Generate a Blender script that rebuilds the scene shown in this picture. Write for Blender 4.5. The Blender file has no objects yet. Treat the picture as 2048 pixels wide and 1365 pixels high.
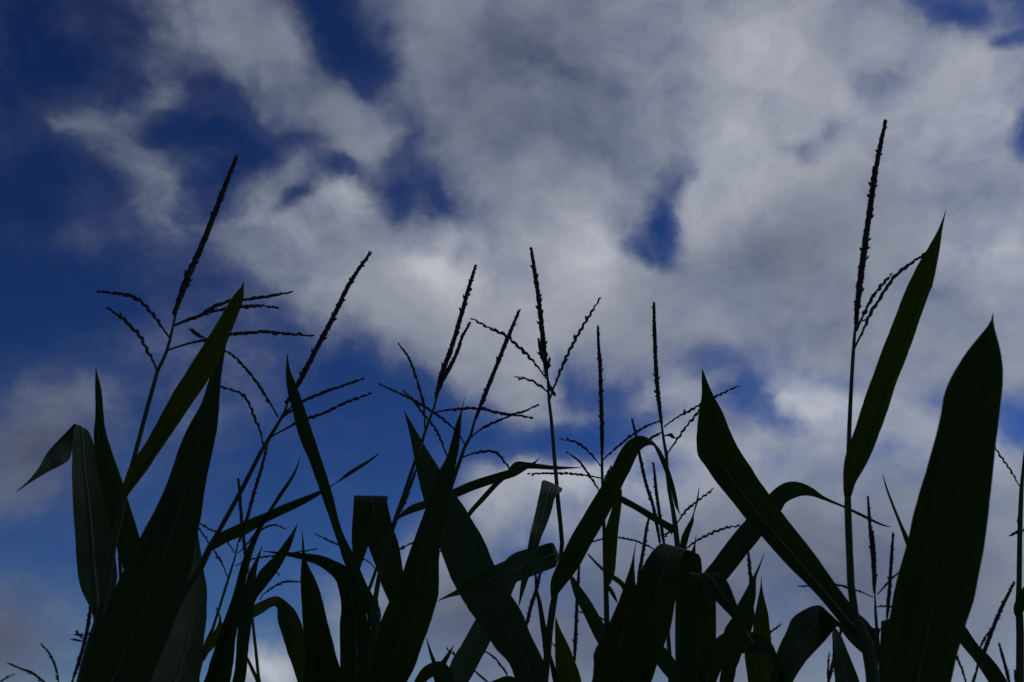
import bpy, bmesh, math, random
import numpy as np
from mathutils import Vector, Matrix

random.seed(7)
rng = np.random.RandomState(7)
S = bpy.context.scene
COL = S.collection

# ------------------------------------------------------------------ camera
TILT = math.radians(24.0)
CAM = np.array([0.0, 0.0, 1.35])
FPX = 2048 * 35.0 / 36.0
cd = bpy.data.cameras.new("camera")
cam = bpy.data.objects.new("camera", cd)
COL.objects.link(cam)
cam.location = CAM.tolist()
cam.rotation_euler = (math.radians(90) + TILT, 0, 0)
cd.lens = 35
cd.sensor_width = 36
cd.clip_start = 0.02
cd.clip_end = 6000
cd.dof.use_dof = True
cd.dof.focus_distance = 1.75
cd.dof.aperture_fstop = 11
S.camera = cam

FWD = np.array([0, math.cos(TILT), math.sin(TILT)])
RGT = np.array([1.0, 0, 0])
UPV = np.array([0, -math.sin(TILT), math.cos(TILT)])


def ray(u, v):
    return FWD + (u - 1024) / FPX * RGT + (682.5 - v) / FPX * UPV


def at(u, v, Y):
    """point at horizontal distance Y in front of the camera, seen at (u, v)"""
    r = ray(u, v)
    return CAM + r * (Y / r[1])


# ------------------------------------------------------------------ light
SUN_EL, SUN_AZ = 48.0, 62.0          # azimuth measured from +Y towards +X
S.view_settings.view_transform = 'Standard'
S.view_settings.look = 'None'
S.view_settings.gamma = 1
S.view_settings.exposure = -2.0
S.view_settings.use_curve_mapping = False
sd = bpy.data.lights.new("sun", 'SUN')
sd.energy = 0.6
sd.angle = math.radians(14)
sd.color = (1.0, 0.95, 0.88)
sun = bpy.data.objects.new("sun", sd)
COL.objects.link(sun)
el, az = math.radians(SUN_EL), math.radians(SUN_AZ)
sdir = Vector((math.sin(az) * math.cos(el), math.cos(az) * math.cos(el), math.sin(el)))
sun.rotation_euler = sdir.to_track_quat('Z', 'Y').to_euler()
sun.location = (sdir * 20).to_tuple()

world = bpy.data.worlds.new("World")
S.world = world
world.use_nodes = True
NT = world.node_tree
NT.nodes.clear()


def nd(tree, typ, **kw):
    n = tree.nodes.new(typ)
    for k, v in kw.items():
        setattr(n, k, v)
    return n


def put(tree, sock, val):
    if hasattr(val, 'is_linked'):
        tree.links.new(val, sock)
    else:
        sock.default_value = val


def mth(tree, op, a, b=None, c=None, clamp=False):
    n = nd(tree, 'ShaderNodeMath', operation=op, use_clamp=clamp)
    put(tree, n.inputs[0], a)
    if b is not None:
        put(tree, n.inputs[1], b)
    if c is not None:
        put(tree, n.inputs[2], c)
    return n.outputs[0]


def vmth(tree, op, a, b=None, scale=None):
    n = nd(tree, 'ShaderNodeVectorMath', operation=op)
    put(tree, n.inputs[0], a)
    if b is not None:
        put(tree, n.inputs[1], b)
    if scale is not None:
        put(tree, n.inputs[3], scale)
    return n.outputs[0]


def noise(tree, vec, scale, detail=4, rough=0.55, lac=2.0, out=0):
    n = nd(tree, 'ShaderNodeTexNoise', noise_dimensions='3D')
    put(tree, n.inputs['Vector'], vec)
    n.inputs['Scale'].default_value = scale
    n.inputs['Detail'].default_value = detail
    n.inputs['Roughness'].default_value = rough
    n.inputs['Lacunarity'].default_value = lac
    return n.outputs[out]


def smooth(tree, x, a, b, lo=0.0, hi=1.0):
    n = nd(tree, 'ShaderNodeMapRange', interpolation_type='SMOOTHSTEP')
    put(tree, n.inputs[0], x)
    for i, v in ((1, a), (2, b), (3, lo), (4, hi)):
        n.inputs[i].default_value = v
    return n.outputs[0]


def mixc(tree, f, a, b):
    n = nd(tree, 'ShaderNodeMix', data_type='RGBA')
    put(tree, n.inputs[0], f)
    put(tree, n.inputs[6], a)
    put(tree, n.inputs[7], b)
    return n.outputs[2]


def cloud_bank(tree, vec, items, start):
    """sum of soft ellipsoidal cloud masses standing at fixed directions of the sky"""
    acc = start
    for (u, v, ra, rb, ang, w) in items:
        r = ray(u, v)
        L = np.linalg.norm(r)
        z = r / L
        a = math.radians(ang)
        x = RGT * math.cos(a) - UPV * math.sin(a)
        x = x - z * x.dot(z)
        x /= np.linalg.norm(x)
        y = np.cross(z, x)
        M = Matrix((x.tolist(), y.tolist(), z.tolist())).transposed()
        mp = nd(tree, 'ShaderNodeMapping', vector_type='TEXTURE')
        tree.links.new(vec, mp.inputs[0])
        mp.inputs[1].default_value = z.tolist()
        mp.inputs[2].default_value = M.to_euler()[:]
        mp.inputs[3].default_value = (ra / FPX / L, rb / FPX / L, 1.2)
        g = nd(tree, 'ShaderNodeTexGradient', gradient_type='SPHERICAL')
        tree.links.new(mp.outputs[0], g.inputs[0])
        acc = mth(tree, 'MULTIPLY_ADD', g.outputs[1], w, acc)
    return acc


CLOUDS = [
    # the slanting streak high up
    (430, 10, 200, 150, 50, .55), (540, 110, 190, 120, 50, .50), (640, 200, 180, 80, 40, .50), (725, 235, 100, 80, 25, .45),
    (340, 90, 120, 130, 70, .16),
    # thin wisps beside it
    (130, 235, 100, 45, 20, .20), (225, 270, 150, 65, 35, .36), (310, 205, 120, 50, -55, .26), (340, 365, 105, 80, 15, .42),
    (165, 40, 90, 45, 0, .12), (590, 325, 90, 55, -30, .34), (520, 230, 90, 50, 20, .18), (355, 440, 70, 80, 120, .14),
    # heap in the middle
    (690, 380, 120, 110, 60, .55), (640, 490, 260, 150, 20, .50), (860, 570, 220, 170, 45, .60), (500, 430, 110, 80, 0, .24),
    (540, 570, 240, 120, 20, .22), (780, 680, 230, 110, 20, .40), (960, 650, 170, 160, 0, .50), (1010, 790, 170, 120, 45, .40),
    # great grey sheet
    (1080, 130, 440, 340, 0, .85), (900, 60, 230, 190, 0, .35), (1070, 420, 230, 290, 0, .60), (1500, 170, 480, 340, -20, .85),
    (1190, 480, 190, 180, 0, .50), (1200, 650, 380, 190, 0, .60), (1600, 560, 480, 340, 0, .85), (1930, 430, 400, 500, 0, .80),
    (1400, 560, 240, 180, 0, .40), (1680, 810, 250, 150, 0, .60), (1850, 760, 300, 250, 0, .55), (1450, 740, 300, 120, 0, .3),
    # bank near the horizon
    (1060, 1000, 230, 140, 0, .75), (1260, 1010, 290, 180, 0, .60), (1500, 1000, 350, 190, 0, .70), (1780, 1000, 350, 240, 0, .70),
    (1400, 1220, 580, 310, 0, .95), (1900, 1170, 420, 360, 0, .95), (960, 1220, 290, 260, 0, .70), (860, 1060, 110, 110, 0, .30),
    (720, 1260, 150, 170, 0, .40), (560, 1350, 110, 70, 0, .65), (1360, 870, 190, 110, 0, .40), (1160, 830, 200, 100, 0, .25),
    # haze low on the left
    (40, 870, 200, 220, 60, .58), (110, 760, 100, 90, 0, .16), (10, 1030, 170, 120, 0, .16), (0, 1300, 210, 210, 0, .66),
]
GAPS = [
    (1356, 358, 66, 40, 130, -.36), (1305, 425, 66, 50, 110, -.38), (1335, 455, 70, 44, 60, -.34), (1285, 485, 76, 44, 15, -.40), (1345, 522, 90, 32, 20, -.20), (1318, 425, 150, 100, 115, -.16),
    (1655, 280, 80, 40, -25, -.30), (1590, 292, 55, 32, 10, -.22), (1230, 205, 30, 25, 0, -.12),
    (1905, 30, 80, 44, 40, -.40), (1992, 92, 80, 28, -5, -.36), (1830, 5, 70, 30, 20, -.14), (2045, 262, 50, 70, 0, -.5), (1790, 150, 140, 60, -35, -.22), (1990, 45, 90, 60, 0, -.16),
    (680, 60, 110, 70, 60, -.30), (760, 130, 120, 100, 60, -.32), (770, 40, 110, 110, 0, -.26), (815, 270, 60, 130, 0, -.22), (870, 350, 110, 70, 20, -.20),
    (785, 385, 70, 45, 45, -.32), (900, 410, 80, 70, 70, -.32), (930, 520, 40, 70, 20, -.30), (850, 200, 70, 150, 0, -.12), (720, 330, 60, 40, 30, -.2),
    (420, 260, 150, 70, 10, -.18), (430, 410, 130, 90, 40, -.32), (600, 395, 110, 28, -42, -.30), (665, 318, 80, 36, -20, -.28), (500, 330, 90, 60, 0, -.18), (360, 130, 60, 80, 0, -.1),
    (1440, 735, 180, 70, -5, -.42), (1475, 810, 80, 70, 10, -.44), (1150, 770, 90, 70, 0, -.36), (1200, 880, 170, 60, -10, -.50), (1235, 800, 60, 60, 0, -.25),
    (1340, 940, 120, 50, 10, -.36), (1560, 840, 80, 55, 35, -.42), (1500, 780, 70, 50, 40, -.2), (1870, 785, 70, 50, 0, -.30), (2040, 840, 80, 110, 0, -.55), (1700, 755, 60, 40, 20, -.24),
    (1050, 1095, 110, 70, 10, -.34), (1080, 890, 180, 60, 0, -.45), (1640, 740, 60, 40, 0, -.22), (1770, 905, 90, 40, -10, -.20), (960, 870, 120, 80, 0, -.3),
    (750, 790, 200, 90, 10, -.2), (120, 520, 260, 240, 0, -.26), (60, 120, 240, 260, 0, -.22), (300, 620, 260, 160, 0, -.16), (620, 1000, 320, 220, 0, -.15), (200, 1050, 160, 200, 0, -.10),
]
LIT = [   # where the cloud is thin to the sun behind it (+) or deep and grey (-)
    (690, 375, 110, 100, 0, .40), (885, 545, 120, 120, 45, .42), (1190, 485, 150, 130, -50, .42), (1520, 140, 340, 240, 0, .25),
    (1985, 500, 150, 130, 0, .35), (1920, 210, 260, 200, 0, .30), (1070, 985, 200, 110, 0, .34), (1540, 780, 150, 110, 0, .35),
    (1700, 840, 200, 120, 0, .32), (1420, 400, 160, 160, 0, .18), (1960, 900, 160, 120, 0, .30), (1500, 330, 260, 160, -20, .15),
    (560, 1340, 110, 70, 0, .36), (1270, 960, 200, 110, 0, .22), (1520, 930, 160, 90, 0, .18), (1640, 780, 90, 70, 0, .2), (1330, 800, 120, 80, 0, .2), (1120, 660, 180, 120, 0, .10), (1010, 620, 200, 160, 0, .12), (1350, 930, 200, 90, 0, .22),
    (1060, 130, 430, 260, 10, -.34), (900, 330, 200, 220, 0, -.16), (1560, 470, 300, 140, -10, -.24), (1180, 300, 200, 120, 0, -.10), (1400, 1240, 660, 280, 0, -.40), (1780, 1080, 380, 170, 0, -.20),
    (60, 900, 280, 320, 0, -.48), (10, 1290, 260, 260, 0, -.50), (950, 1230, 320, 220, 0, -.25), (560, 160, 340, 200, 45, -.24),
    (240, 280, 260, 160, 0, -.22), (1900, 1250, 300, 200, 0, -.12), (1650, 640, 300, 100, 0, -.10),
]


def build_sky():
    t = NT
    tc = nd(t, 'ShaderNodeTexCoord')
    d = vmth(t, 'NORMALIZE', tc.outputs['Generated'])
    sky = nd(t, 'ShaderNodeTexSky', sky_type='NISHITA')
    sky.sun_disc = False
    sky.sun_elevation = el
    sky.sun_rotation = az
    sky.air_density = 1.0
    sky.dust_density = 0.2
    sky.ozone_density = 3.0
    # deep, strongly coloured blue of the exposure
    g = nd(t, 'ShaderNodeGamma')
    t.links.new(sky.outputs[0], g.inputs[0])
    g.inputs[1].default_value = 1.75
    blue = vmth(t, 'MULTIPLY', g.outputs[0], (0.0235, 0.0305, 0.0435))
    # turbulence
    n0 = noise(t, d, 3.2, 3, .5, out=1)
    n1 = noise(t, d, 9.0, 5, .6, out=1)
    w0 = vmth(t, 'SCALE', vmth(t, 'SUBTRACT', n0, (.5, .5, .5)), scale=.05)
    w1 = vmth(t, 'SCALE', vmth(t, 'SUBTRACT', n1, (.5, .5, .5)), scale=.055)
    n2 = noise(t, d, 30.0, 3, .6, out=1)
    w2 = vmth(t, 'SCALE', vmth(t, 'SUBTRACT', n2, (.5, .5, .5)), scale=.016)
    dw = vmth(t, 'ADD', vmth(t, 'ADD', vmth(t, 'ADD', d, w0), w1), w2)
    sq = vmth(t, 'MULTIPLY', dw, (1.0, 1.0, 1.35))
    fb = noise(t, sq, 7.0, 8, .53)
    fine = noise(t, sq, 22.0, 7, .62)
    sh = vmth(t, 'ADD', sq, (sdir * .035).to_tuple())
    fb2 = noise(t, sh, 7.0, 5, .50)
    broad = noise(t, d, 2.3, 3, .5)
    C = cloud_bank(t, dw, CLOUDS, 0.10)
    C = mth(t, 'SMOOTH_MIN', C, .64, .22)
    D = cloud_bank(t, dw, GAPS, C)
    D = mth(t, 'MULTIPLY_ADD', mth(t, 'SUBTRACT', fb, .5), 1.0, D)
    D = mth(t, 'MULTIPLY_ADD', mth(t, 'SUBTRACT', fine, .5), .36, D)
    D = mth(t, 'MULTIPLY_ADD', mth(t, 'SUBTRACT', broad, .5), .25, D)
    alpha = smooth(t, D, .12, .80)
    thin = smooth(t, D, -.12, .55)
    alpha = mth(t, 'MULTIPLY_ADD', thin, .24, mth(t, 'MULTIPLY', alpha, .76))
    B = mth(t, 'MULTIPLY_ADD', mth(t, 'SUBTRACT', fb, fb2), .48, .60)
    B = mth(t, 'MULTIPLY_ADD', mth(t, 'SUBTRACT', fine, .5), .11, B)
    B = cloud_bank(t, dw, LIT, B)
    B = mth(t, 'MULTIPLY_ADD', B, 1.0, 0.0, clamp=True)
    rp = nd(t, 'ShaderNodeValToRGB')
    cr = rp.color_ramp
    cr.elements[0].position = 0.0
    cr.elements[0].color = (.052, .058, .088, 1)
    cr.elements[1].position = 1.0
    cr.elements[1].color = (.42, .445, .490, 1)
    for p, c in ((.25, (.100, .116, .168)), (.5, (.188, .213, .270)), (.75, (.292, .314, .365))):
        e = cr.elements.new(p)
        e.color = (*c, 1)
    t.links.new(B, rp.inputs[0])
    cl = vmth(t, 'SCALE', rp.outputs[0], scale=45.0)
    col = mixc(t, alpha, blue_to(t, blue), cl)
    bg = nd(t, 'ShaderNodeBackground')
    t.links.new(col, bg.inputs[0])
    bg.inputs[1].default_value = 0.1
    out = nd(t, 'ShaderNodeOutputWorld')
    t.links.new(bg.outputs[0], out.inputs[0])


def blue_to(t, b):
    return vmth(t, 'SCALE', b, scale=10.0)


build_sky()


# ------------------------------------------------------------------ materials
def leaf_material(name, dark, light, trans, tfac, rough):
    m = bpy.data.materials.new(name)
    m.use_nodes = True
    t = m.node_tree
    t.nodes.clear()
    uv = nd(t, 'ShaderNodeUVMap', uv_map='UVMap')
    oi = nd(t, 'ShaderNodeObjectInfo')
    sep = nd(t, 'ShaderNodeSeparateXYZ')
    t.links.new(uv.outputs[0], sep.inputs[0])
    seed = mth(t, 'MULTIPLY', oi.outputs['Random'], 37.0)
    cv = nd(t, 'ShaderNodeCombineXYZ')
    put(t, cv.inputs[0], mth(t, 'MULTIPLY', sep.outputs[0], 420.0))
    put(t, cv.inputs[1], mth(t, 'MULTIPLY', sep.outputs[1], 5.0))
    put(t, cv.inputs[2], seed)
    veins = noise(t, cv.outputs[0], 1.0, 2, .6)
    cw = nd(t, 'ShaderNodeCombineXYZ')
    put(t, cw.inputs[0], mth(t, 'MULTIPLY', sep.outputs[0], 1500.0))
    put(t, cw.inputs[1], mth(t, 'MULTIPLY', sep.outputs[1], 14.0))
    put(t, cw.inputs[2], seed)
    fine = noise(t, cw.outputs[0], 1.0, 1, .5)
    cb = nd(t, 'ShaderNodeCombineXYZ')
    put(t, cb.inputs[0], mth(t, 'MULTIPLY', sep.outputs[0], 60.0))
    put(t, cb.inputs[1], mth(t, 'MULTIPLY', sep.outputs[1], 12.0))
    put(t, cb.inputs[2], seed)
    blot = noise(t, cb.outputs[0], 1.0, 4, .6)
    f = mth(t, 'MULTIPLY_ADD', mth(t, 'SUBTRACT', veins, .5), 1.6, mth(t, 'MULTIPLY_ADD', mth(t, 'SUBTRACT', fine, .5), .2, blot), clamp=True)
    col = mixc(t, f, (*dark, 1), (*light, 1))
    # a dry fleck here and there
    geo = nd(t, 'ShaderNodeNewGeometry')
    sp = noise(t, geo.outputs['Position'], 55.0, 5, .7)
    fl = smooth(t, sp, .66, .74)
    col = mixc(t, mth(t, 'MULTIPLY', fl, .28), col, (.075, .062, .025, 1))
    at_ = nd(t, 'ShaderNodeAttribute', attribute_name='dry')
    col = mixc(t, mth(t, 'MULTIPLY', at_.outputs['Fac'], mth(t, 'MULTIPLY', blot, .9)), col, (.095, .075, .035, 1))
    bs = nd(t, 'ShaderNodeBump')
    bs.inputs['Strength'].default_value = .45
    bs.inputs['Distance'].default_value = .0022
    put(t, bs.inputs['Height'], mth(t, 'MULTIPLY_ADD', veins, 1.0, mth(t, 'MULTIPLY', fine, .12)))
    p = nd(t, 'ShaderNodeBsdfPrincipled')
    put(t, p.inputs['Base Color'], col)
    put(t, p.inputs['Roughness'], mth(t, 'MULTIPLY_ADD', veins, .25, rough - .12))
    p.inputs['Specular IOR Level'].default_value = .13
    t.links.new(bs.outputs[0], p.inputs['Normal'])
    tr = nd(t, 'ShaderNodeBsdfTranslucent')
    put(t, tr.inputs[0], mixc(t, f, (*[x * .6 for x in trans], 1), (*trans, 1)))
    t.links.new(bs.outputs[0], tr.inputs['Normal'])
    mx = nd(t, 'ShaderNodeMixShader')
    mx.inputs[0].default_value = tfac
    t.links.new(p.outputs[0], mx.inputs[1])
    t.links.new(tr.outputs[0], mx.inputs[2])
    o = nd(t, 'ShaderNodeOutputMaterial')
    t.links.new(mx.outputs[0], o.inputs[0])
    return m


def plain_material(name, a, b, scale, rough, spec=.25, stretch=None):
    m = bpy.data.materials.new(name)
    m.use_nodes = True
    t = m.node_tree
    t.nodes.clear()
    geo = nd(t, 'ShaderNodeNewGeometry')
    v = geo.outputs['Position']
    if stretch:
        v = vmth(t, 'MULTIPLY', v, stretch)
    n = noise(t, v, scale, 5, .65)
    f = smooth(t, n, .35, .65)
    bs = nd(t, 'ShaderNodeBump')
    bs.inputs['Strength'].default_value = .4
    bs.inputs['Distance'].default_value = .001
    put(t, bs.inputs['Height'], n)
    p = nd(t, 'ShaderNodeBsdfPrincipled')
    put(t, p.inputs['Base Color'], mixc(t, f, (*a, 1), (*b, 1)))
    p.inputs['Roughness'].default_value = rough
    p.inputs['Specular IOR Level'].default_value = spec
    t.links.new(bs.outputs[0], p.inputs['Normal'])
    o = nd(t, 'ShaderNodeOutputMaterial')
    t.links.new(p.outputs[0], o.inputs[0])
    return m


M = {
    'leaf': leaf_material('maize_leaf', (.020, .042, .006), (.036, .066, .011), (.060, .105, .006), .30, .50),
    'pale': leaf_material('maize_leaf_painted_sheen', (.044, .076, .020), (.088, .128, .040), (.045, .080, .008), .20, .45),  # sky sheen on blades leaning away, painted in as a lighter base colour
    'warm': leaf_material('maize_leaf_yellowing', (.034, .050, .005), (.054, .072, .008), (.110, .150, .006), .36, .55),
    'keel': plain_material('maize_midrib_pale', (.110, .150, .050), (.160, .200, .075), 60, .55, .2),
    'midrib': plain_material('maize_midrib', (.080, .110, .026), (.110, .140, .040), 60, .6, .12),
    'stalk': plain_material('maize_stalk', (.066, .080, .024), (.096, .110, .036), 45, .65, .10, (6, 6, .6)),
    'spike': plain_material('tassel_spikelets_dark', (.055, .036, .030), (.100, .066, .052), 160, .75, .15),
    'branch': plain_material('tassel_spikelets_straw', (.060, .048, .030), (.120, .098, .062), 140, .7, .15),
    'soil': plain_material('field_soil', (.030, .022, .015), (.055, .042, .028), 9, .95, .1),
}


# ------------------------------------------------------------------ mesh helpers
def spline(pts, n, idx=False):
    """Catmull-Rom through pts (k x m), n samples evenly by length (or by index)"""
    P = np.asarray(pts, float)
    if len(P) == 2:
        P = np.array([P[0], (P[0] + P[1]) / 2, P[1]])
    E = np.vstack([2 * P[0] - P[1], P, 2 * P[-1] - P[-2]])
    k = len(P)
    seg = np.linspace(0, k - 1, max(n * 4, k * 12))
    out = []
    for s in seg:
        i = min(int(s), k - 2)
        f = s - i
        p0, p1, p2, p3 = E[i], E[i + 1], E[i + 2], E[i + 3]
        m1 = (p2 - p0) * .5
        m2 = (p3 - p1) * .5
        c = np.linalg.norm(p2[:2] - p1[:2])          # keep tangents from overshooting short spans
        for m in (m1, m2):
            l = np.linalg.norm(m[:2])
            if l > 1.2 * c > 0:
                m *= 1.2 * c / l
        f2, f3 = f * f, f * f * f
        out.append((2 * f3 - 3 * f2 + 1) * p1 + (f3 - 2 * f2 + f) * m1 + (-2 * f3 + 3 * f2) * p2 + (f3 - f2) * m2)
    out = np.array(out)
    if idx:
        q = np.linspace(0, len(out) - 1, n)
        src = np.arange(len(out))
    else:
        dl = np.linalg.norm(np.diff(out[:, :2] if out.shape[1] < 3 else out, axis=0), axis=1)
        src = np.concatenate([[0], np.cumsum(dl)])
        q = np.linspace(0, src[-1], n)
    return np.stack([np.interp(q, src, out[:, j]) for j in range(out.shape[1])], 1)


def mesh_object(name, V, F, mat, parent, origin, uvs=None, smooth_shade=True):
    me = bpy.data.meshes.new(name)
    me.from_pydata((np.asarray(V) - origin).tolist(), [], F)
    if uvs is not None:
        lay = me.uv_layers.new(name='UVMap')
        li = np.empty(len(me.loops), int)
        me.loops.foreach_get('vertex_index', li)
        lay.data.foreach_set('uv', np.asarray(uvs, float)[li].ravel())
    me.polygons.foreach_set('use_smooth', [smooth_shade] * len(me.polygons))
    me.materials.append(mat)
    me.update()
    o = bpy.data.objects.new(name, me)
    COL.objects.link(o)
    if parent is not None:
        o.parent = parent
    return o


def frames(P):
    T = np.gradient(P, axis=0)
    T /= np.linalg.norm(T, axis=1)[:, None] + 1e-12
    ref = np.array([0.0, -1, 0.15])
    A = []
    for t in T:
        a = ref - t * ref.dot(t)
        if np.linalg.norm(a) < 1e-3:
            a = np.array([1.0, 0, 0]) - t * t[0]
        A.append(a / np.linalg.norm(a))
    A = np.array(A)
    return T, A, np.cross(T, A)


def tube(P, R, sides=8, cap=True, squash=1.0):
    P = np.asarray(P)
    T, A, B = frames(P)
    V, F = [], []
    for i in range(len(P)):
        for j in range(sides):
            a = 2 * math.pi * j / sides
            V.append(P[i] + R[i] * (math.cos(a) * A[i] * squash + math.sin(a) * B[i]))
    for i in range(len(P) - 1):
        for j in range(sides):
            k = (j + 1) % sides
            F.append((i * sides + j, i * sides + k, (i + 1) * sides + k, (i + 1) * sides + j))
    if cap:
        F.append(tuple(range(sides))[::-1])
        F.append(tuple((len(P) - 1) * sides + j for j in range(sides)))
    return V, F


def spikelet(V, F, p, d, side, length, width):
    """one pointed husk standing on p, along d, flat towards side"""
    d = d / np.linalg.norm(d)
    side = side - d * side.dot(d)
    side /= np.linalg.norm(side) + 1e-9
    o = np.cross(d, side)
    b = len(V)
    V.append(p)
    for f, w in ((.28, .85), (.62, 1.0)):
        for j in range(4):
            a = math.pi / 2 * j + .4
            V.append(p + d * length * f + (math.cos(a) * o + math.sin(a) * side * .8) * width * .5 * w)
    V.append(p + d * length)
    for j in range(4):
        k = (j + 1) % 4
        F.append((b, b + 1 + k, b + 1 + j))
        F.append((b + 1 + j, b + 1 + k, b + 5 + k, b + 5 + j))
        F.append((b + 5 + j, b + 5 + k, b + 9))


def bristle(V, F, p, d, length, w):
    """a dangling anther or awn: a thin three-sided sliver"""
    d = d / np.linalg.norm(d)
    a = np.cross(d, rng.normal(size=3))
    a /= np.linalg.norm(a) + 1e-9
    c = np.cross(d, a)
    b = len(V)
    for j in range(3):
        g = 2.1 * j
        V.append(p + (math.cos(g) * a + math.sin(g) * c) * w)
    V.append(p + d * length)
    F.extend([(b, b + 1, b + 3), (b + 1, b + 2, b + 3), (b + 2, b, b + 3)])


def seed_head(name, P, parent, origin, mat, core, step, rows, length, width, lean, bare, hairs, taper=.35):
    """spike or branch: a thin rachis closely set with spikelets"""
    L = np.linalg.norm(np.diff(P, axis=0), axis=1).sum()
    n = max(6, int(L / step))
    Q = spline(P, n)
    T, A, B = frames(Q)
    R = np.linspace(core, core * .5, n)
    V, F = tube(Q, R, 5)
    V = list(V)
    ph = rng.uniform(0, 6.28)
    for i in range(n):
        t = i / (n - 1)
        if t < bare:
            continue
        grow = min(1, (t - bare) / .30 + .52) * (1 - taper * max(0, (t - .72) / .28))
        for r in range(rows):
            if rng.rand() < .05:
                continue
            if rows == 2:
                a = ph + math.pi * (i % 2) + (r - .5) * 1.15 + rng.normal(0, .18)
            else:
                a = ph + i * 2.4 + 2 * math.pi * r / rows + rng.normal(0, .2)
            out = math.cos(a) * A[i] + math.sin(a) * B[i]
            p = Q[i] + out * R[i] * .6 + T[i] * rng.normal(0, step * .2)
            d = T[i] + out * (lean + rng.normal(0, .05))
            if rng.rand() < .05:
                d = T[i] + out * (lean + .45)
            spikelet(V, F, p, d, out, length * grow * rng.uniform(.85, 1.12), width * grow * rng.uniform(.85, 1.12))
            if rng.rand() < hairs:
                q = p + d / np.linalg.norm(d) * length * grow * rng.uniform(.4, .9) + out * width * .3
                hd = out * rng.uniform(.4, 1.2) + T[i] * rng.uniform(-.4, .8) + np.array([0, 0, -.5]) * rng.rand()
                bristle(V, F, q, hd, rng.uniform(.0018, .0048), .00034)
    return mesh_object(name, V, F, mat, parent, origin)


# ------------------------------------------------------------------ ground
def build_ground():
    bm = bmesh.new()
    xs = sorted(set([-3000, -600, -120, -30] + [x * 1.0 for x in range(-12, 13)] + [30, 120, 600, 3000]))
    ys = sorted(set([-3000, -600, -120, -30] + [y * 1.0 for y in range(-10, 16)] + [30, 120, 600, 3000]))
    grid = [[bm.verts.new((x, y, rng.uniform(-.03, .0) if abs(x) < 13 and -11 < y < 16 else -.02)) for x in xs] for y in ys]
    for j in range(len(ys) - 1):
        for i in range(len(xs) - 1):
            bm.faces.new((grid[j][i], grid[j][i + 1], grid[j + 1][i + 1], grid[j + 1][i]))
    me = bpy.data.meshes.new('ground')
    bm.to_mesh(me)
    bm.free()
    me.materials.append(M['soil'])
    o = bpy.data.objects.new('ground', me)
    COL.objects.link(o)
    o['kind'] = 'structure'


build_ground()


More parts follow.
